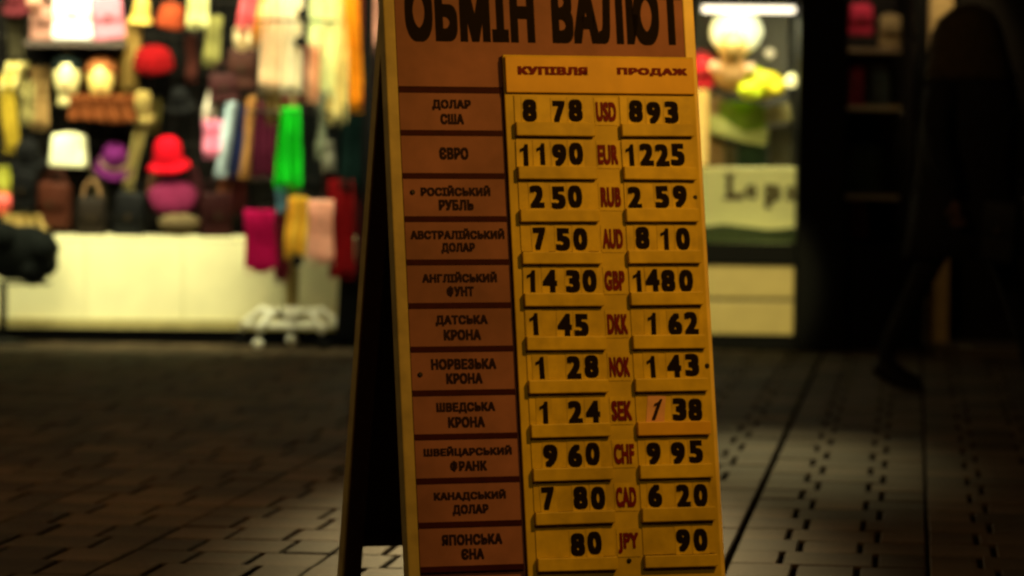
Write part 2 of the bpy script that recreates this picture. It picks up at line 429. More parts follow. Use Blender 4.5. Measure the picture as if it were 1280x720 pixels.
# ---------------- merchandise builders (each item is a thing)
def place(root, px, py, Y, rot=(0, 0, 0)):
    root.location = at(px, py, Y); root.rotation_euler = rot
def pm(px, Y=18.4): return px * Y / F_PX                            # pixels to metres
def scarf(px, y0, y1, wpx, col, name, label, Y=18.45, folds=3, lean=0, fringe=True, grp=None, taper=1.0, stripe=None):
    lean += random.uniform(-4, 4); top = at(px, y0, Y); L_ = pm(y1 - y0, Y); W_ = pm(wpx, Y)
    r = empty('scarf', top, 0, label, 'scarf', grp)
    nu, nv = 26, 22; bm = bmesh.new(); g = []
    ph1, ph2 = random.uniform(0, 6), random.uniform(0, 6)
    dep = W_ / folds * .55
    for j in range(nv + 1):
        t = j / nv; row = []
        wj = W_ * (taper + (1 - taper) * min(1, t * 1.6)) * (1 + .05 * math.sin(5 * t + ph2))
        for i in range(nu + 1):
            s_ = i / nu - .5
            yv = dep * math.sin(2 * math.pi * folds * (s_ + .03 * math.sin(4 * t + ph1)) + ph1) + .006 * math.sin(9 * t + ph2)
            zz = -L_ * t - (.012 * math.sin(7 * s_ + ph1) if j == nv else 0)
            row.append(bm.verts.new((s_ * wj + pm(lean, Y) * t, yv, zz)))
        g.append(row)
    for a, b2 in zip(g, g[1:]):
        for i in range(nu): bm.faces.new((a[i], a[i + 1], b2[i + 1], b2[i]))
    bo = obj('cloth', bm, cloth(name, col), r, True)
    sm = bo.modifiers.new('s', 'SOLIDIFY'); sm.thickness = .004
    if fringe:
        fb = bmesh.new()
        for i in range(9):
            s_ = (i / 8 - .5) * W_ * .96
            x = s_ + pm(lean, Y); tube(fb, [(x, 0, -L_ + .004), (x + random.uniform(-.004, .004), 0, -L_ - .03)], [.003, .0015], 4)
        obj('fringe', fb, cloth(name, col), r)
    hb = bmesh.new(); tube(hb, [(0, .0, .012), (0, YB - Y - .03, .012)], .004, 6); obj('hook', hb, M_screw, r)
    return r
def hat(px, py, wpx, col, name, label, Y=18.45, brim=True, tall=1.0, band=None, grp=None, rot=(.5, 0, 0)):
    r = empty('hat', at(px, py, Y), 0, label, 'hat', grp); r.rotation_euler = (rot[0], rot[1] + random.uniform(-.22, .22), rot[2])
    w_ = pm(wpx, Y) / 2; k = .68 if brim else 1.0
    bm = bmesh.new()
    prof = [(w_ * k, 0), (w_ * k * 1.0, w_ * .35 * tall), (w_ * k * .95, w_ * .7 * tall), (w_ * k * .78, w_ * 1.0 * tall), (w_ * k * .5, w_ * 1.17 * tall), (w_ * k * .2, w_ * 1.22 * tall)]
    lathe(bm, prof, 28, jit=.0012, waves=3, wa=.02)
    obj('crown', bm, cloth(name, col), r, True)
    if brim:
        bm = bmesh.new(); lathe(bm, [(w_ * .62, .01), (w_ * .85, -.002), (w_ * 1.0, -.02), (w_ * 1.0, -.026), (w_ * .85, -.009), (w_ * .6, .004)], 32, waves=4, wa=.03)
        obj('brim', bm, cloth(name, col), r, True)
    bm = bmesh.new(); lathe(bm, [(w_ * k * 1.0, .004), (w_ * k * 1.03, .008), (w_ * k * 1.03, .032), (w_ * k * 1.0, .036)], 28)
    obj('hat_band', bm, cloth((name + '_band') if band else name, band or col), r, True)
    return r
def beret(px, py, wpx, hpx, col, name, label, Y=18.45, rot=(.9, 0, .1), grp=None):
    r = empty('beret', at(px, py, Y), 0, label, 'hat', grp); r.rotation_euler = rot
    w_ = pm(wpx, Y) / 2
    bm = bmesh.new(); lathe(bm, [(w_ * .55, -.02), (w_ * .6, 0), (w_ * .95, .02), (w_ * 1.0, .04), (w_ * .85, .065), (w_ * .5, .08), (w_ * .1, .085)], 30, jit=.001, waves=5, wa=.025, sy=hpx / wpx)
    obj('crown', bm, cloth(name, col), r, True)
    bm = bmesh.new(); tube(bm, [(0, 0, .083), (.004, 0, .10)], [.006, .004], 6); obj('stalk', bm, cloth(name, col), r)
    bm = bmesh.new(); lathe(bm, [(w_ * .56, -.035), (w_ * .58, -.035), (w_ * .6, -.005), (w_ * .55, -.005)], 30, sy=hpx / wpx); obj('hat_band', bm, cloth(name, col), r, True)
    return r
def bag(x0, x1, y0, y1, col, name, label, Y=18.4, depth=.07, handle=26, flap=True, grp=None, lea=True, trim=None, rz=0):
    c = at((x0 + x1) / 2, y1, Y); W_ = pm(x1 - x0, Y); H_ = pm(y1 - y0, Y)
    tl = random.uniform(-.16, .16) if Y < 18.45 else 0
    r = empty('handbag', c, rz, label, 'bag', grp, rot=(0, tl, rz + (random.uniform(-.5, .5) if tl else 0))); mt = (leather if lea else cloth)(name, col)
    bm = bmesh.new(); box(bm, -W_ / 2, W_ / 2, -depth / 2, depth / 2, 0, H_, bev=min(W_, H_, depth) * .22)
    for v in bm.verts:
        v.co.x *= 1 - .10 * v.co.z / H_; v.co.y *= 1 - .35 * v.co.z / H_
    obj('body', bm, mt, r, True)
    if flap:
        bm = bmesh.new(); box(bm, -W_ * .45, W_ * .45, -depth / 2 - .012, -depth * .3, H_ * .45, H_ * .97, bev=.006); obj('flap', bm, mt, r, True)
        obj('clasp', B(-.012, .012, -depth / 2 - .018, -depth / 2 - .012, H_ * .46, H_ * .56, bev=.002), mat('dull_brass', (.03, .02, .01), rough=.7, metal=.3, spec=.1), r)
    hh = pm(handle, Y); bm = bmesh.new()
    tube(bm, [(W_ * .3 * math.cos(a), 0, H_ * .95 + hh * math.sin(a)) for a in [math.pi * k / 12 for k in range(13)]], .005, 6)
    obj('handle', bm, leather(trim[0], trim[1]) if trim else mt, r, True)
    return r
def mannequin(px, py, hpx, skin, hair, name, label, Y=18.4, grp=None, hatcol=None):
    """display head: face, neck and a hat"""
    r = empty('mannequin_head', at(px, py, Y), 0, label, 'mannequin head', grp)
    h = pm(hpx, Y); k = h / .24
    bm = bmesh.new(); n = 22; rings = []
    prof = [(.055, .060, 0, 0), (.050, .055, .03, 0), (.045, .050, .055, .0), (.050, .062, .07, -.012), (.060, .078, .10, -.010), (.070, .088, .14, -.004), (.074, .094, .18, 0), (.070, .090, .215, .004), (.050, .066, .24, .006), (.018, .022, .252, .006)]
    for rx, ry, z, oy in prof:
        ring = []
        for i in range(n):
            a = 2 * math.pi * i / n; x = rx * math.cos(a); y = ry * math.sin(a) + oy
            ring.append(bm.verts.new((x * k, y * k, z * k)))
        rings.append(ring)
    for a, b2 in zip(rings, rings[1:]):
        for i in range(n): bm.faces.new((a[i], a[(i + 1) % n], b2[(i + 1) % n], b2[i]))
    bm.faces.new(rings[0]); bm.faces.new(rings[-1])
    sk_ = mat('mannequin_' + name, skin, rough=.4, var=.04)
    obj('head', bm, sk_, r, True)
    bm = bmesh.new(); tube(bm, [(0, -.084 * k, .155 * k), (0, -.106 * k, .125 * k), (0, -.09 * k, .118 * k)], [.006 * k, .013 * k, .007 * k], 8); obj('nose', bm, sk_, r, True)
    bm = bmesh.new(); tube(bm, [(-.02 * k, -.083 * k, .097 * k), (0, -.089 * k, .099 * k), (.02 * k, -.083 * k, .097 * k)], [.003 * k, .006 * k, .003 * k], 6); obj('mouth', bm, mat('lip_paint', (.35, .05, .04), rough=.4), r, True)
    for s_ in (-1, 1):
        bm = bmesh.new(); lathe(bm, [(.001, -.004 * k), (.010 * k, 0), (.001, .004 * k)], 10)
        for v in bm.verts: v.co = Vector((v.co.x + s_ * .028 * k, -.084 * k + v.co.z, v.co.y * .6 + .150 * k))
        obj('eye', bm, mat('eye_paint', (.02, .015, .01), rough=.3), r, True)
    bm = bmesh.new(); lathe(bm, [(.080 * k, .10 * k), (.092 * k, .16 * k), (.096 * k, .20 * k), (.085 * k, .245 * k), (.05 * k, .272 * k), (.01, .28 * k)], 26, sy=1.12, off=(0, .02 * k, 0), jit=.002)
    for v in bm.verts:
        if v.co.y < 0 and v.co.z < .19 * k: v.co.z = .19 * k + (.19 * k - v.co.z) * -.05
    obj('hair', bm, cloth(name + '_hair', hair), r, True)
    return r
G_s = 'scarves hanging on the accessory stall'; G_h = 'hats on the accessory stall'; G_b = 'bags on the accessory stall'
# --- top row
bag(38, 72, 8, 50, (.42, .20, .15), 'peach', 'peach handbag at the left end of the upper shelf, beside the white one', Y=18.52, handle=20, grp=G_b)
bag(66, 117, -14, 50, (.82, .80, .74), 'white', 'large white handbag in the middle of the upper shelf', Y=18.46, handle=30, grp=G_b)
bag(116, 158, -6, 50, (.50, .16, .22), 'rose', 'rose pink handbag at the right end of the upper shelf', Y=18.44, handle=28, grp=G_b)
hat(22, 6, 40, (.10, .015, .02), 'wine', 'wine red hat in the top left corner above the yellow scarves', Y=18.5, grp=G_h)
beret(44, 8, 22, 20, (.62, .30, .20), 'peach_beret', 'small peach beret hanging left of the pale shelf bags', Y=18.4, grp=G_h)
hat(176, 22, 30, (.70, .48, .10), 'gold', 'gold yellow hat with drooping brim right of the rose handbag', brim=True, tall=1.5, grp=G_h, rot=(.2, 0, 0))
scarf(168, 28, 108, 20, (.26, .16, .04), 'ochre', 'ochre scarf hanging below the gold hat', folds=2, lean=-8, grp=G_s)
hat(211, 34, 34, (.26, .04, .012), 'rust', 'rust orange hat at the top above the deep red hat', tall=1.5, brim=False, grp=G_h, rot=(.2, 0, 0))
hat(192, 86, 50, (.15, .001, .002), 'deep_red', 'deep red knitted hat below the rust orange one', tall=.95, brim=False, grp=G_h, rot=(.35, .1, 0))
scarf(249, -20, 30, 26, (.66, .62, .28), 'lime_cream', 'short pale lime scarf at the top left of the orange scarves', folds=2, grp=G_s)
scarf(268, 20, 76, 20, (.22, .20, .06), 'olive', 'olive green scarf above the brown bag', folds=2, lean=-6, grp=G_s)
# --- second row
scarf(22, 78, 110, 26, (.66, .55, .20), 'pale_gold', 'pale gold scarf folded above the mustard scarf at the left edge', folds=2, grp=G_s, lean=-8)
scarf(6, 96, 185, 18, (.36, .25, .02), 'mustard', 'mustard scarf at the left edge of the photo', folds=2, lean=8, grp=G_s)
scarf(50, 84, 156, 22, (.28, .17, .06), 'tan', 'tan scarf left of the two display heads', folds=2, grp=G_s)
scarf(35, 100, 150, 16, (.24, .20, .07), 'moss', 'moss brown scarf between the mustard and tan scarves', folds=2, grp=G_s)
mannequin(84, 132, 56, (.72, .62, .28), (.004, .007, .006), 'left', 'pale display head with black hair, left of the brown haired one', grp='display heads on the stall')
mannequin(126, 134, 54, (.78, .56, .16), (.22, .07, .02), 'right', 'yellowish display head with brown hair, right of the black haired one', grp='display heads on the stall')
scarf(128, 118, 152, 84, (.13, .035, .008), 'burnt', 'burnt orange scarf draped below the display heads', Y=18.3, folds=5, fringe=False, grp=G_s)
hat(176, 142, 36, (.24, .17, .05), 'khaki', 'khaki cap right of the burnt orange scarf', grp=G_h, tall=1.4, rot=(.4, .2, 0))
hat(226, 130, 36, (.004, .004, .004), 'black', 'black hat between the red hats and the brown bag', grp=G_h)
bag(60, 112, 168, 209, (.80, .78, .50), 'ivory', 'square ivory handbag below the black haired display head', handle=4, flap=False, grp=G_b, Y=18.42)
hat(142, 205, 50, (.12, .012, .11), 'purple', 'purple hat with a beige band right of the ivory handbag', band=(.45, .28, .20), grp=G_h, rot=(.7, 0, 0))
hat(211, 203, 54, (.45, .002, .010), 'scarlet', 'bright scarlet brimmed hat above the plum beret', tall=1.0, grp=G_h, rot=(.3, 0, 0))
hat(36, 200, 46, (.004, .004, .004), 'coal', 'black hat left of the ivory handbag', grp=G_h)
scarf(177, 160, 232, 14, (.33, .26, .09), 'straw', 'narrow straw coloured scarf between the purple and scarlet hats', folds=1, lean=-14, grp=G_s)
# --- third row
scarf(5, 208, 246, 16, (.36, .36, .05), 'chartreuse', 'short chartreuse scarf at the left edge above the coral beret', folds=1, grp=G_s, fringe=False)
beret(4, 258, 28, 24, (.80, .12, .10), 'coral', 'coral beret at the left edge above the black sack', grp=G_h)
bag(12, 46, 215, 262, (.003, .003, .003), 'jet', 'jet black bag between the coral beret and the brown bag', grp=G_b)
bag(44, 90, 228, 284, (.045, .012, .006), 'chestnut', 'chestnut brown bag below the black hat', grp=G_b, handle=20)
bag(96, 132, 246, 300, (.012, .008, .005), 'umber', 'dark umber bag with a long tan handle', grp=G_b, handle=24, trim=('tan_strap', (.36, .20, .09)))
bag(140, 178, 240, 302, (.004, .004, .004), 'ink', 'black bag left of the plum beret', grp=G_b, handle=16)
scarf(30, 268, 296, 56, (.42, .30, .10), 'sand', 'sand coloured scarf bundled above the black sack', Y=18.4, folds=4, fringe=False, grp=G_s)
beret(216, 252, 62, 56, (.10, .008, .032), 'plum', 'large plum beret below the scarlet hat', Y=18.42, grp=G_h)
bag(250, 290, 240, 300, (.016, .003, .003), 'oxblood', 'oxblood bag between the plum beret and the clothes rack', grp=G_b, handle=20)
beret(224, 284, 52, 24, (.12, .085, .04), 'beige', 'beige beret resting on the counter below the plum one', Y=18.36, grp=G_h)
# --- black sack hanging over the counter at the left
sk2 = empty('sack', at(28, 350, 18.05), 0, 'bulky black sack on a stand in front of the white counter', 'bag')
bm = bmesh.new(); lathe(bm, [(.08, 0), (.155, .03), (.175, .10), (.18, .17), (.15, .235), (.09, .27), (.03, .28)], 26, jit=.004, waves=4, wa=.05, sy=.7); obj('body', bm, cloth('sack', (.004, .005, .004)), sk2, True)
for lx_, lz_, lr in ((.11, .16, .085), (.06, .05, .075), (-.08, .22, .08), (.14, .08, .05)):
    bm = bmesh.new(); lathe(bm, [(lr * max(.1, math.sin(math.pi * k / 8)), -lr * math.cos(math.pi * k / 8)) for k in range(9)], 16, jit=.005, waves=3, wa=.1)
    for v in bm.verts: v.co += Vector((lx_, -.07, lz_))
    obj('bulge', bm, cloth('sack', ()), sk2, True)
bm = bmesh.new(); tube(bm, [(-.10 + .05 * math.cos(a), -.08, .2 + .09 * math.sin(a)) for a in [math.pi * k / 10 for k in range(11)]], .008, 6); obj('strap', bm, leather('sackstrap', (.008, .008, .008)), sk2, True)
bs = empty('bag_stand', at(4, 352, 18.05) * 1, 0, 'thin black stand carrying the bulky black sack', 'stand'); bs.location.z = 0
hs = at(4, 352, 18.05).z
bm = bmesh.new(); tube(bm, [(0, 0, .02), (0, 0, hs)], .02, 8); obj('pole', bm, M_black, bs)
bm = bmesh.new(); lathe(bm, [(.12, 0), (.12, .012), (.03, .03)], 20); obj('foot', bm, M_black, bs)
obj('platform', B(-.05, .24, -.08, .08, hs - .012, hs - .002), M_black, bs)
# --- gloves and narrow scarves left of rack
scarf(264, 112, 150, 16, (.72, .64, .50), 'ivory_s', 'short ivory scarf above the candy pink one', folds=1, fringe=False, grp=G_s, taper=.5)
scarf(266, 150, 192, 26, (.66, .20, .32), 'candy', 'candy pink scarf between the scarlet hat and the pale blue scarf', folds=2, grp=G_s, Y=18.4)
scarf(290, 128, 214, 14, (.36, .46, .50), 'sky', 'pale blue scarf left of the navy one', folds=1, lean=-14, grp=G_s, Y=18.36)
scarf(298, 134, 216, 22, (.010, .015, .06), 'navy', 'navy scarf right of the pale blue one', folds=2, lean=-6, grp=G_s, Y=18.42)
scarf(316, 120, 216, 13, (.30, .14, .04), 'caramel', 'caramel scarf between the navy and maroon scarves', folds=1, lean=-8, grp=G_s, Y=18.38)
scarf(330, 128, 218, 28, (.06, .005, .018), 'maroon', 'maroon scarf left of the bright green one', folds=3, lean=-4, grp=G_s, Y=18.4)
bag(283, 320, 62, 112, (.035, .012, .008), 'cocoa', 'cocoa brown bag hanging left of the cream scarves', grp=G_b, handle=16)
bag(262, 300, 92, 128, (.03, .008, .008), 'darkred', 'small blackish red bag below the olive scarf', grp=G_b, handle=16)

clut = [(100, 60, 120, 16, (.10, .05, .02), 'c1', 'brown scarf end between the two display heads'), (150, 60, 128, 12, (.20, .12, .02), 'c2', 'dull gold scarf right of the display heads'),
        (238, 44, 96, 14, (.05, .012, .008), 'c3', 'dark wine scarf right of the rust orange hat'), (120, 206, 246, 16, (.09, .07, .03), 'c4', 'dun scarf end under the ivory handbag'),
        (60, 206, 232, 40, (.03, .012, .008), 'c5', 'dark brown folded scarf between the ivory handbag and the chestnut bag'), (196, 216, 236, 18, (.30, .16, .09), 'c6', 'tan label like scarf end just below the scarlet hat'),
        (284, 216, 246, 16, (.16, .05, .02), 'c7', 'ginger scarf end below the navy scarf'), (300, 218, 262, 20, (.05, .008, .008), 'c8', 'dark red scarf end left of the magenta scarf'),
        (240, 208, 262, 20, (.035, .008, .010), 'c9', 'dark plum scarf behind the plum beret'), (92, 56, 72, 30, (.30, .18, .08), 'c10', 'tan scarf edge tucked under the upper shelf'),
        (20, 18, 74, 20, (.06, .05, .025), 'c11', 'dim olive scarf under the wine red hat'), (196, 124, 160, 14, (.10, .08, .02), 'c12', 'dark khaki scarf end above the scarlet hat')]
for px_, y0_, y1_, w_, c_, n_, lb in clut:
    scarf(px_, y0_, y1_, w_, c_, n_, lb, Y=18.56, folds=2, grp=G_s, lean=random.uniform(-6, 6), taper=random.uniform(.6, 1))
# ---------------- rotating scarf rack on castors
rc = at(364, 425, 17.95)
rack = empty('scarf_rack', (rc.x, 17.95, 0), 0, 'wheeled scarf rack with a pole and pale splayed base standing before the stall', 'display rack')
M_pole = mat('brass_pole', (.30, .22, .07), rough=.4, metal=.5); M_base = mat('pale_base', (.78, .76, .58), rough=.5, var=.1)
bm = bmesh.new(); tube(bm, [(0, 0, .17), (0, 0, 1.86)], .036, 14); obj('pole', bm, M_pole, rack, True)
bm = bmesh.new(); lathe(bm, [(.05, .14), (.06, .15), (.05, .20), (.038, .21)], 18); obj('collar', bm, M_base, rack, True)
for k in range(5):
    a = math.pi * 2 * k / 5 + .35; dx, dy = math.cos(a), math.sin(a) * .8
    bm = bmesh.new(); tube(bm, [(dx * .03, dy * .03, .165), (dx * .16, dy * .16, .19), (dx * .24, dy * .24, .13), (dx * .27, dy * .27, .085)], [.022, .02, .018, .016], 8)
    lg = obj('leg', bm, M_base, rack, True)
    bm = bmesh.new(); lathe(bm, [(.008, -.011), (.024, -.011), (.027, 0), (.024, .011), (.008, .011)], 16)
    for v in bm.verts: v.co = Vector((v.co.x + dx * .28, v.co.z + dy * .28, v.co.y + .027))
    obj('castor', bm, mat('castor_plastic', (.36, .34, .26) if k % 2 else (.02, .02, .02), rough=.5) if False else (M_base if k % 2 else M_black), lg, True)
bm = bmesh.new(); tube(bm, [(.22 * math.cos(a), .17 * math.sin(a), .115) for a in [2 * math.pi * k / 24 for k in range(24)]], .011, 6, closed=True); obj('ring', bm, M_base, rack, True)
for zz, rr in ((1.66, .26), (1.20, .24), (.86, .20)):
    bm = bmesh.new(); tube(bm, [(rr * math.cos(a), rr * .7 * math.sin(a), zz) for a in [2 * math.pi * k / 24 for k in range(24)]], .008, 6, closed=True)
    for k in range(4):
        a = math.pi / 2 * k + .4; tube(bm, [(0, 0, zz), (rr * math.cos(a), rr * .7 * math.sin(a), zz)], .006, 6)
    obj('ring', bm, M_screw, rack, True)
for px_, py_ in ((378, 18), (375, 52), (372, 326)):
    p_ = at(px_, py_, 17.72); bm = bmesh.new(); lathe(bm, [(.008, -.028), (.026, -.016), (.03, 0), (.026, .016), (.008, .028)], 14)
    for v in bm.verts: v.co = v.co + p_ - Vector(rack.location)
    obj('knob', bm, M_black, rack, True)
G_r = 'scarves on the wheeled rack'
YR = 17.85
def rs_(px, y0, y1, w_, col, name, label, **k): 
    k.setdefault('Y', YR); return scarf(px, y0, y1, w_, col, name, label, grp=G_r, **k)
rs_(318, -30, 40, 24, (.66, .10, .12), 'raspberry', 'raspberry scarf top left on the rack beside the peach one', lean=-14, folds=2)
rs_(306, 34, 62, 26, (.72, .55, .30), 'buff', 'short buff scarf under the raspberry one', folds=2, fringe=False)
rs_(338, -30, 48, 14, (.80, .32, .04), 'tangerine', 'narrow tangerine scarf right of the raspberry one', lean=-10, folds=1)
rs_(346, -30, 108, 34, (.82, .58, .36), 'peach_s', 'long pale peach scarf on the rack', folds=3, lean=-2)
rs_(366, -30, 112, 26, (.86, .74, .52), 'cream_s', 'long cream scarf beside the peach one', folds=2, Y=17.82)
rs_(372, 84, 128, 46, (.24, .05, .04), 'brick', 'brick red scarf end showing below the cream one', folds=3, Y=17.9)
rs_(384, 58, 120, 18, (.22, .05, .04), 'russet', 'russet scarf in the middle of the rack under the black knob', folds=1, Y=17.80)
rs_(404, -30, 116, 34, (.74, .80, .42), 'pale_green', 'pale green yellow scarf in the upper middle of the rack', folds=3, Y=17.84)
rs_(394, 56, 122, 14, (.80, .42, .24), 'salmon', 'salmon scarf in front of the pale green one', folds=1, Y=17.78)
rs_(422, -10, 150, 30, (.82, .68, .28), 'butter', 'butter yellow scarf right of the pale green one', folds=2, lean=2, Y=17.86)
rs_(438, -30, 134, 18, (.86, .32, .01), 'orange_s', 'long bright orange scarf on the right of the rack', folds=2, lean=10, Y=17.8)
rs_(450, -30, 140, 12, (.20, .03, .01), 'mahogany', 'mahogany scarf right of the bright orange one', folds=1, lean=8, Y=17.84)
rs_(466, -30, 60, 20, (.66, .30, .22), 'rose_s', 'dusty rose scarf at the board side of the rack', folds=1, Y=17.9)
rs_(364, 134, 232, 34, (.008, .60, .02), 'green', 'vivid green scarf in the middle of the rack', folds=2, lean=-3, Y=17.78, taper=.6)
rs_(388, 116, 236, 24, (.008, .010, .009), 'black_s', 'black scarf right of the vivid green one', folds=2, Y=17.84)
rs_(402, 116, 192, 12, (.22, .24, .16), 'sage', 'grey green scarf beside the black one', folds=1, Y=17.80, lean=2)
rs_(409, 176, 214, 16, (.28, .27, .20), 'pebble', 'pebble grey scarf end below the grey green one', folds=1, Y=17.78, fringe=False)
rs_(420, 118, 240, 26, (.004, .005, .005), 'charcoal', 'charcoal scarf left of the dark teal one', folds=2, Y=17.88)
rs_(446, 130, 236, 34, (.003, .014, .012), 'teal', 'dark teal scarf at the right of the rack', folds=3, Y=17.82)
rs_(352, 232, 268, 14, (.10, .22, .30), 'denim', 'short denim blue scarf end below the vivid green one', folds=1, Y=17.84, fringe=False)
rs_(325, 262, 338, 38, (.42, .004, .08), 'magenta', 'magenta scarf at the lower left of the rack', folds=3, Y=17.82)
rs_(353, 262, 348, 18, (.12, .01, .02), 'cherry', 'blackish cherry scarf between the magenta and amber ones', folds=2, Y=17.86)
rs_(373, 246, 318, 26, (.82, .50, .05), 'amber', 'amber scarf at the bottom of the rack above the pole', folds=2, Y=17.76)
rs_(401, 250, 326, 32, (.82, .44, .32), 'blush', 'blush pink scarf right of the amber one', folds=3, Y=17.78)
rs_(428, 224, 344, 32, (.22, .004, .006), 'crimson', 'crimson scarf hanging lowest at the right of the rack', folds=3, Y=17.84)
rs_(462, 60, 190, 16, (.05, .010, .006), 'cinder', 'dark cinder brown scarf below the dusty rose one', folds=1, Y=17.92)
rs_(456, 200, 330, 18, (.12, .006, .010), 'garnet', 'garnet scarf nearest the board at the lower right of the rack', folds=2, Y=17.92)
rs_(414, 210, 262, 20, (.05, .012, .010), 'rosewood', 'rosewood brown scarf end above the blush pink one', folds=2, Y=17.9)
rs_(340, 108, 150, 20, (.16, .10, .03), 'bronze', 'bronze scarf end beside the top of the vivid green one', folds=1, Y=17.9)
rs_(440, 330, 428, 34, (.006, .006, .006), 'pitch', 'black cloth hanging to the ground at the right of the rack', folds=3, Y=17.95, fringe=False)

# ================================================================== SHOP WINDOW (between board and pillar)
xa, xb = at(866, 300, YW).x, at(994, 300, YW).x
win = empty('shop_window', ((xa + xb) / 2, YW, 0), 0, 'lit shop window with a white lamp tube between the board and the black pillar', 'shop window')
zt = at(930, 8, YW).z; zm1 = at(930, 304, YW).z; zm0 = at(930, 331, YW).z; zb = at(930, 418, YW).z
part(win, 'frame', B(xa, xb, YW, YW + .06, zm0, zm1), M_black)
part(win, 'lintel', B(xa, xb, YW, YW + .5, zt + .06, zt + .5), M_black)
part(win, 'jamb', B(xa - .03, xa, YW, YW + .06, zb, zt + .5), M_black)
M_kp = mat('khaki_panel', (.46, .36, .14), rough=.45, var=.06, scale=8)
zg = (zm0 + zb) / 2
part(win, 'lower_panel', B(xa + .004, xb - .004, YW + .02, YW + .04, zb, zg - .009, bev=.004), M_kp)
part(win, 'lower_panel', B(xa + .004, xb - .004, YW + .02, YW + .04, zg + .009, zm0, bev=.004), M_kp)
part(win, 'panel_frame', B(xa, xb, YW + .045, YW + .055, zb, zm0), mat('dark_khaki', (.10, .08, .03)))
part(win, 'plinth', B(xa, xb, YW + .01, YW + .5, -.02, zb - .002), M_black)
part(win, 'pane', B(xa + .002, xb - .002, YW + .012, YW + .016, zm1, zt + .06), M_glass)
part(win, 'back_wall', B(xa, xb + .0, YW + .62, YW + .64, zm1 - .02, zt + .5), mat('window_back', (.035, .03, .022), rough=.8, scale=8))
part(win, 'floor_shelf', B(xa, xb, YW + .06, YW + .62, zm1 - .03, zm1 - .003), mat('shelf_green', (.22, .24, .10), rough=.5))
part(win, 'side_wall', B(xa - .012, xa - .001, YW + .06, YW + .62, zm1, zt + .5), mat('side_warm', (.45, .36, .16), rough=.6))
tb = bmesh.new(); tube(tb, [(at(878, 11, YW + .08).x, YW + .08, zt - .012), (xb - .012, YW + .08, zt - .012)], .017, 12)
part(win, 'lamp_tube', tb, mat('window_tube', (1, .95, .85), emit=((1, .84, .62), 3.2), bump=0), True)
lamp('window_tube_light', 'AREA', ((xa + xb) / 2 + .02, YW + .12, zt - .04), (1, .95, .55), 23, .45, .04, target=((xa + xb) / 2, YW + .35, .9))
slab_edge = part(win, 'side_glow', B(at(864, 200, YW + .1).x, at(884, 200, YW + .1).x, YW + .09, YW + .13, at(880, 206, YW).z, at(880, 112, YW).z, bev=.004), mat('side_glow', (.85, .55, .12), rough=.6, var=.05, scale=6, emit=((1, .60, .12), .9)))  # emissive slab standing in for lamplight on the window's side wall
# added glowing window, unseen behind the board, put in to brighten the paving
xc0, xc1 = x1s + .04, xa - .05
w2 = empty('added_glow_window', ((xc0 + xc1) / 2, YW, 0), 0, 'added wide pale glowing window between the stall and the shop window, hidden behind the board', 'shop window')
part(w2, 'plinth', B(xc0, xc1, YW + .01, YW + .5, -.02, .25), M_black)
part(w2, 'lintel', B(xc0, xc1, YW, YW + .5, 2.3, 2.8), M_black)
for k in range(9):
    a = xc0 + (xc1 - xc0) * k / 9; b_ = xc0 + (xc1 - xc0) * (k + 1) / 9
    part(w2, 'glow_panel', B(a + .004, b_ - .004, YW + .28 + .02 * (k % 2), YW + .30 + .02 * (k % 2), .25, 2.3, bev=.006), mat('glow_pale', (.8, .72, .5), rough=.7, emit=((1, .84, .50), 1.2)))
part(w2, 'pane', B(xc0, xc1, YW + .012, YW + .016, .25, 2.3), M_glass)
# things in the window
def blob(root, name, px, py, Y, w_, h_, m_, seg=20, dp=None, jit=.001):
    """rounded piece centred on the pixel, w_ x h_ pixels"""
    c = at(px, py, Y); rx, rz = pm(w_, Y) / 2, pm(h_, Y) / 2; ry = dp or rx
    bm = bmesh.new(); prof = [(max(.08, math.sin(math.pi * k / 10)) * 1.0, -math.cos(math.pi * k / 10)) for k in range(11)]
    lathe(bm, prof, seg)
    for v in bm.verts: v.co = Vector((v.co.x * rx, v.co.y * ry, v.co.z * rz)) + c - Vector(root.location) + Vector([random.uniform(-jit, jit) for _ in range(3)])
    return obj(name, bm, m_, root, True)
dl = empty('doll', at(918, 110, 18.55), 0, 'doll in a fluffy white hat behind the shop window', 'doll')
blob(dl, 'hat', 920, 40, 18.62, 66, 60, cloth('fluff', (.80, .80, .70)), dp=.09, jit=.004)
blob(dl, 'head', 916, 58, 18.53, 38, 40, mat('doll_skin', (.34, .20, .06), rough=.5), dp=.08)
blob(dl, 'body', 914, 92, 18.56, 44, 44, cloth('dollbody', (.50, .28, .12)), dp=.07)
for ex in (908, 923): blob(dl, 'eye', ex, 56, 18.452, 4, 5, M_ink)
blob(dl, 'nose', 915, 63, 18.447, 4, 4, mat('doll_skin', ()), 10)
blob(dl, 'hand', 893, 84, 18.50, 15, 17, mat('doll_hand', (.72, .46, .30), rough=.5))
blob(dl, 'hand', 938, 86, 18.50, 13, 14, mat('doll_hand', ()))
rd = bag(864, 892, 72, 112, (.34, .012, .02), 'window_red', 'red bag beside the doll behind the shop window', Y=18.66, handle=8)
tb_ = empty('toy_car', at(955, 124, 18.56), 0, 'bright yellow green toy right of the doll in the shop window', 'toy')
M_lime = mat('lime_plastic', (.62, .72, .02), rough=.3, var=.05); M_ylw = mat('sun_plastic', (.80, .66, .03), rough=.3, var=.05)
blob(tb_, 'body', 952, 106, 18.56, 58, 36, M_ylw, dp=.07); blob(tb_, 'bumper', 938, 113, 18.50, 32, 24, M_lime, dp=.04)
blob(tb_, 'cabin', 940, 94, 18.56, 34, 20, M_lime, dp=.05); blob(tb_, 'wheel', 972, 112, 18.50, 16, 16, M_ylw, dp=.02); blob(tb_, 'wheel', 945, 118, 18.48, 14, 14, M_lime, dp=.02)
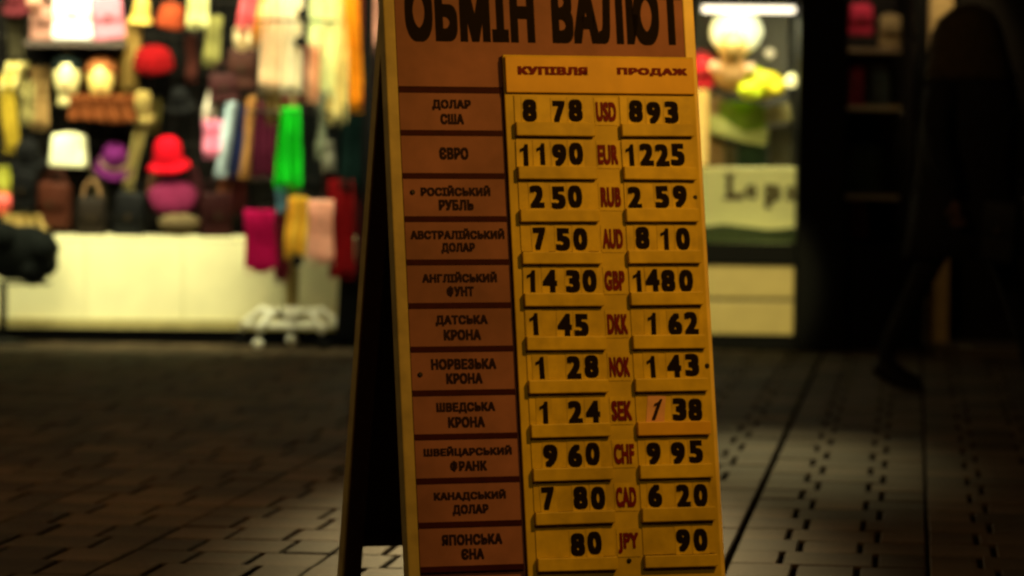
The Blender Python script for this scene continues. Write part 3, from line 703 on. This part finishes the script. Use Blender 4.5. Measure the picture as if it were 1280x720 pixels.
gb = empty('globe_lamp', at(990, 112, 18.50), 0, 'small round glowing lamp at the right edge of the shop window', 'lamp')
blob(gb, 'globe', 989, 101, 18.50, 15, 17, mat('globe_lit', (1, .9, .5), emit=((1, .86, .35), 1.6), bump=0)); blob(gb, 'socket', 990, 111, 18.50, 7, 6, M_black)
bb = empty('bauble', at(961, 74, 18.72), 0, 'small grey ball hanging above the yellow green toy', 'ornament')
blob(bb, 'ball', 962, 67, 18.72, 13, 13, mat('bauble_grey', (.40, .34, .28), rough=.4)); bm = bmesh.new(); tube(bm, [at(962, 60, 18.72) - bb.location, at(962, 8, 18.72) - bb.location], .002, 4); obj('thread', bm, M_ink, bb)
bg1 = bag(882, 905, 122, 208, (.30, .20, .12), 'win_tan', 'narrow tan parcel standing at the left in the shop window', Y=18.6, handle=6, flap=False, depth=.05)
gs = empty('folded_shirt', at(922, 186, 18.58), 0, 'green folded shirt with pale sleeves under the doll', 'shirt')
def slab(root, name, pts, Y, th, m_):
    bm = bmesh.new(); f = [bm.verts.new(at(x, y, Y) - Vector(root.location)) for x, y in pts]; b2 = [bm.verts.new(v.co + Vector((0, th, 0))) for v in f]
    bm.faces.new(f); bm.faces.new(b2[::-1]); n = len(f)
    for i in range(n): bm.faces.new((f[i], f[(i + 1) % n], b2[(i + 1) % n], b2[i]))
    bmesh.ops.bevel(bm, geom=bm.edges[:], offset=.004, segments=1, affect='EDGES')
    return obj(name, bm, m_, root)
slab(gs, 'body', [(900, 126), (955, 128), (958, 168), (930, 176), (896, 158)], 18.58, .04, cloth('leafgreen', (.17, .26, .03)))
slab(gs, 'sleeve', [(886, 142), (900, 146), (930, 166), (962, 160), (958, 182), (930, 178), (888, 166)], 18.54, .03, cloth('palelime', (.46, .48, .18)))
slab(gs, 'collar', [(912, 126), (948, 127), (940, 140), (924, 142)], 18.56, .02, cloth('midgreen', (.16, .34, .01)))
bx1 = empty('box', at(925, 208, 18.6), 0, 'dark green carton in the middle above the window sign', 'box')
slab(bx1, 'carton', [(922, 182), (958, 182), (958, 210), (922, 210)], 18.62, .12, mat('carton_green', (.02, .07, .04), rough=.5)); slab(bx1, 'lid', [(920, 176), (960, 178), (960, 183), (920, 182)], 18.60, .14, mat('carton_lid', (.03, .05, .03)))
bx2 = empty('box', at(900, 208, 18.6), 0, 'grey brown carton left of the dark green one above the window sign', 'box')
slab(bx2, 'carton', [(896, 178), (919, 184), (919, 210), (896, 210)], 18.60, .10, mat('carton_grey', (.13, .11, .06))); slab(bx2, 'lid', [(888, 168), (922, 178), (922, 184), (890, 176)], 18.55, .14, mat('lid_dark', (.02, .025, .01)))
bx3 = empty('box', at(978, 208, 18.6), 0, 'olive grey carton at the right above the window sign', 'box')
slab(bx3, 'carton', [(962, 158), (994, 158), (994, 210), (962, 210)], 18.66, .10, mat('carton_olive', (.10, .09, .05))); slab(bx3, 'lid', [(956, 134), (986, 128), (990, 152), (956, 156)], 18.62, .10, mat('lid_olive', (.34, .29, .12)))
sg = empty('window_sign', at(934, 300, 18.42), 0, 'pale yellow green sign with dark serif letters at the bottom of the shop window', 'sign')
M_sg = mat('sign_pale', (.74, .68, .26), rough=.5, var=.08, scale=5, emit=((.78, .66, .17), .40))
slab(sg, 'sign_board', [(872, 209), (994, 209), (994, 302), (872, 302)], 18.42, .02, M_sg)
lx = at(941, 238, 18.41)
def plate_text(s, px, py, w_, h_, m_, bold=.03):
    o = obj('lettering', text_mesh(s, pm(w_, 18.4), pm(h_, 18.4), bold=bold, ext=.002), m_, sg); o.location = at(px, py, 18.415) - sg.location; return o
M_lt = mat('brown_letter', (.10, .015, .006)); M_lt2 = mat('olive_letter', (.15, .08, .015))
plate_text('L', 917, 234, 18, 30, M_lt, .06)
for pts in ([(904, 217), (920, 217), (920, 220), (904, 220)], [(903, 247), (930, 247), (930, 250), (903, 250)], [(926, 240), (930, 240), (930, 248), (927, 248)]): slab(sg, 'serif', pts, 18.405, .004, M_lt)
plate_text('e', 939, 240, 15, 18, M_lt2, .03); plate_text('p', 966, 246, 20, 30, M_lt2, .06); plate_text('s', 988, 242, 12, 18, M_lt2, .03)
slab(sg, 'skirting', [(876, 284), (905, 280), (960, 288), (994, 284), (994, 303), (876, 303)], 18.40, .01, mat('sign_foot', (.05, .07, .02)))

# ================================================================== PILLAR, GLASS DOOR, DARK DOORWAY
xp0, xp1 = at(995, 300, YW).x + .002, at(1056, 300, YW).x
pl = obj('pillar', B(xp0, xp1, YW - .03, 19.4, -.02, 5, bev=.01), M_black); tag(pl, 'wide black pillar right of the lit shop window', 'pillar')
xd1 = at(1141, 300, YW).x
dr = empty('glass_door', ((xp1 + xd1) / 2, YW + .1, 0), 0, 'dark glass door with dim goods behind it, right of the black pillar', 'door')
zd = at(1100, 306, YW).z
part(dr, 'lower_panel', B(xp1, xd1, YW + .06, YW + .10, 0, zd), M_black)
part(dr, 'pane', B(xp1 + .002, xd1 - .002, YW + .07, YW + .076, zd, 2.6), M_glass)
part(dr, 'frame', B(xd1, at(1156, 300, YW).x, YW + .03, YW + .12, -.02, 2.7), M_black)
part(dr, 'top_rail', B(xp1, xd1, YW + .05, YW + .11, 2.6, 2.7), M_black)
bm = bmesh.new(); hx = xd1 - .05; tube(bm, [(hx, YW + .03, .95), (hx, YW - .0, .97), (hx, YW - .0, 1.2), (hx, YW + .03, 1.22)], .009, 8); part(dr, 'handle', bm, M_screw, True)
cb = empty('display_cabinet', ((xp1 + xd1) / 2, 19.0, 0), 0, 'dim cabinet of shelves behind the dark glass door', 'cabinet')
part(cb, 'back', B(xp1, xd1, 19.25, 19.3, 0, 2.6), M_wall)
for yy in (62, 133, 244):
    z1 = at(1100, yy, 19.0).z; part(cb, 'shelf', B(xp1 + .01, xd1 - .02, 18.8, 19.24, z1 - .02, z1), mat('cab_shelf', (.30, .22, .12), rough=.5))
lamp('cabinet_light', 'AREA', ((xp1 + xd1) / 2, 18.68, 2.3), (1, .72, .45), 5, .28, .05, target=((xp1 + xd1) / 2, 19.1, 1.0))
bag(1060, 1091, 6, 44, (.34, .02, .05), 'cab_red', 'crimson bag on the top shelf behind the glass door', Y=19.0, handle=4)
bag(1098, 1126, 20, 60, (.20, .15, .07), 'cab_tan', 'tan bag on the top shelf behind the glass door, right of the crimson one', Y=19.0, handle=4)
bag(1059, 1080, 84, 131, (.22, .02, .05), 'cab_plum', 'plum bag on the middle shelf behind the glass door', Y=19.0, handle=6)
bag(1084, 1112, 82, 131, (.05, .06, .07), 'cab_slate', 'slate grey bag on the middle shelf behind the glass door', Y=19.0, handle=6)
bag(1062, 1084, 256, 300, (.20, .05, .03), 'cab_rust', 'rust red bag at the bottom behind the glass door', Y=19.0, handle=6)
bag(1060, 1100, 180, 242, (.03, .045, .03), 'cab_green', 'dark green bag on the lower shelf behind the glass door', Y=19.0, handle=8)
jm = obj('door_jamb', B(at(1160, 200, 18.5).x, at(1187, 200, 18.5).x, 18.45, 18.55, -.02, 3.2), mat('jamb_cream', (.42, .30, .12), rough=.5)); tag(jm, 'narrow yellowish door jamb beside the head of the walking person', 'door frame')
lamp('doorway_light', 'SPOT', (at(1168, 0, 17.9).x, 17.9, 2.35), (1, .74, .38), 30.0, .04, target=(at(1172, 0, 18.5).x, 18.5, 1.75), spot=50)
rw = obj('side_wall', B(at(1188, 200, 18.6).x, 5.5, 18.6, 18.8, -.02, 4.5), M_wall); tag(rw, 'dark wall at the right behind the walking person', 'wall')

# ================================================================== PERSON
YP = 15.2
def P3(px, py, dy=0): return at(px, py, YP + dy)
hipc = P3(1206, 250); 
pr = empty('person', (hipc.x, YP, 0), 0, 'person in a long dark coat and hood walking past the doorway, seen as a silhouette', 'person')
def skinmesh(name, chain, edges, root, m_, mods=1, rootv=0):
    me = bpy.data.meshes.new(name); me.from_pydata([c[0] - Vector(root.location) for c in chain], edges, [])
    o = bpy.data.objects.new(name, me); COL.objects.link(o); o.parent = root
    o.modifiers.new('skin', 'SKIN'); s_ = o.modifiers.new('sub', 'SUBSURF'); s_.levels = s_.render_levels = mods
    for i, c in enumerate(chain): me.skin_vertices[0].data[i].radius = (c[1], c[2] if len(c) > 2 else c[1])
    me.skin_vertices[0].data[rootv].use_root = True; me.materials.append(m_)
    for p in me.polygons: p.use_smooth = True
    dg = bpy.context.evaluated_depsgraph_get(); ev = bpy.data.meshes.new_from_object(o.evaluated_get(dg))
    for p in ev.polygons: p.use_smooth = True
    o.modifiers.clear(); o.data = ev
    return o
M_coat = cloth('coat', (.009, .008, .008)); M_trs = cloth('trousers', (.007, .007, .008)); M_shoe = leather('shoe', (.010, .009, .009)); M_skin = mat('skin', (.06, .03, .02), rough=.5, var=.05, spec=.1)
ch = [(P3(1206, 250), .13, .10), (P3(1208, 190), .12, .095), (P3(1212, 130), .15, .10), (P3(1212, 92), .10, .08), (P3(1210, 74), .05), (P3(1212, 52), .085), (P3(1213, 28), .085),
      (P3(1192, 262, -.02), .085), (P3(1152, 350, -.04), .058), (P3(1110, 432, -.02), .040), (P3(1104, 450, -.02), .04), (P3(1128, 470, -.02), .038), (P3(1152, 481, -.02), .028),
      (P3(1226, 262, .06), .085), (P3(1262, 345, .10), .060), (P3(1284, 432, .12), .042), (P3(1290, 462, .12), .04), (P3(1318, 471, .12), .035), (P3(1338, 474, .12), .026),
      (P3(1182, 108, -.10), .06), (P3(1172, 172, -.20), .047), (P3(1190, 234, -.22), .034), (P3(1194, 246, -.22), .026),
      (P3(1242, 108, .12), .06), (P3(1262, 170, .16), .047), (P3(1282, 226, .10), .034), (P3(1288, 238, .09), .026)]
ed = [(0, 1), (1, 2), (2, 3), (3, 4), (4, 5), (5, 6), (0, 7), (7, 8), (8, 9), (9, 10), (10, 11), (11, 12), (0, 13), (13, 14), (14, 15), (15, 16), (16, 17), (17, 18), (3, 19), (19, 20), (20, 21), (21, 22), (3, 23), (23, 24), (24, 25), (25, 26)]
skinmesh('body', ch, ed, pr, M_trs)
def loft(root, name, rings, m_, seg=24):
    bm = bmesh.new(); rr = []
    for c, rx, ry in rings:
        rr.append([bm.verts.new(c - Vector(root.location) + Vector((rx * math.cos(2 * math.pi * k / seg) * (1 + .03 * math.sin(5 * 2 * math.pi * k / seg)), ry * math.sin(2 * math.pi * k / seg), 0))) for k in range(seg)])
    for a, b2 in zip(rr, rr[1:]):
        for k in range(seg): bm.faces.new((a[k], a[(k + 1) % seg], b2[(k + 1) % seg], b2[k]))
    bm.faces.new(rr[-1]); o = obj(name, bm, m_, root, True)
    s_ = o.modifiers.new('s', 'SOLIDIFY'); s_.thickness = .008; return o
loft(pr, 'coat', [(P3(1204, 322), .26, .19), (P3(1206, 270), .235, .17), (P3(1208, 215), .215, .16), (P3(1211, 160), .215, .16), (P3(1213, 110), .205, .15), (P3(1213, 92), .17, .13), (P3(1212, 80), .10, .10), (P3(1212, 72), .07, .08)], M_coat)
hood = loft(pr, 'hood', [(P3(1214, 100), .20, .16), (P3(1212, 84), .185, .15), (P3(1211, 62), .168, .15), (P3(1210, 42), .155, .145), (P3(1211, 24), .128, .125), (P3(1213, 11), .085, .08), (P3(1214, 5), .02, .02)], cloth('hood', (.035, .025, .012)))
for dy_, pts in ((-.10, [(1182, 104), (1170, 150), (1176, 196), (1190, 232)]), (.12, [(1244, 104), (1262, 150), (1272, 196), (1284, 226)])):
    c_ = [(P3(x, y, dy_ - .03 * i), r_) for i, ((x, y), r_) in enumerate(zip(pts, (.085, .075, .065, .055)))]
    skinmesh('sleeve', c_, [(0, 1), (1, 2), (2, 3)], pr, M_coat)
for (hx_, hy_, dy_) in ((1195, 250, -.22), (1289, 240, .09)):                     # hands: palm and five curled fingers
    c0 = P3(hx_, hy_, dy_); ch2 = [(c0, .028, .018), (c0 + Vector((.006, 0, -.04)), .034, .016), (c0 + Vector((.01, 0, -.075)), .030, .014)]; e2 = [(0, 1), (1, 2)]
    for k, ln in enumerate((.030, .036, .033, .026)):
        b0 = c0 + Vector((.01 + (k - 1.5) * .016, 0, -.082)); i0 = len(ch2)
        ch2 += [(b0, .009), (b0 + Vector((0, -.008, -ln * .6)), .008), (b0 + Vector((0, -.022, -ln)), .007)]; e2 += [(2, i0), (i0, i0 + 1), (i0 + 1, i0 + 2)]
    i0 = len(ch2); ch2 += [(c0 + Vector((-.030, -.008, -.04)), .010), (c0 + Vector((-.036, -.016, -.075)), .008)]; e2 += [(1, i0), (i0, i0 + 1)]
    skinmesh('hand', ch2, e2, pr, M_skin)
for pts in ([(1092, 452, -.02, .045), (1104, 464, -.02, .05), (1130, 478, -.02, .045), (1156, 486, -.02, .03)], [(1282, 468, .12, .045), (1296, 474, .12, .05), (1320, 478, .12, .042), (1344, 481, .12, .028)]):
    skinmesh('shoe', [(P3(x, y, dy_), r_, r_ * .8) for x, y, dy_, r_ in pts], [(0, 1), (1, 2), (2, 3)], pr, M_shoe)
blob(pr, 'nose', 1246, 52, YP - .02, 8, 8, M_skin); 
for yy in (46,): blob(pr, 'eye', 1241, yy, YP - .06, 4, 4, M_ink); blob(pr, 'eye', 1241, yy, YP + .05, 4, 4, M_ink)
blob(pr, 'mouth', 1242, 62, YP, 5, 3, mat('mouth', (.10, .03, .02)))
b_ = bag(1222, 1270, 250, 330, (.008, .008, .008), 'shoulder_bag', 'black shoulder bag with a metal clasp at the hip of the walking person', Y=YP - .27, handle=120, depth=.10)
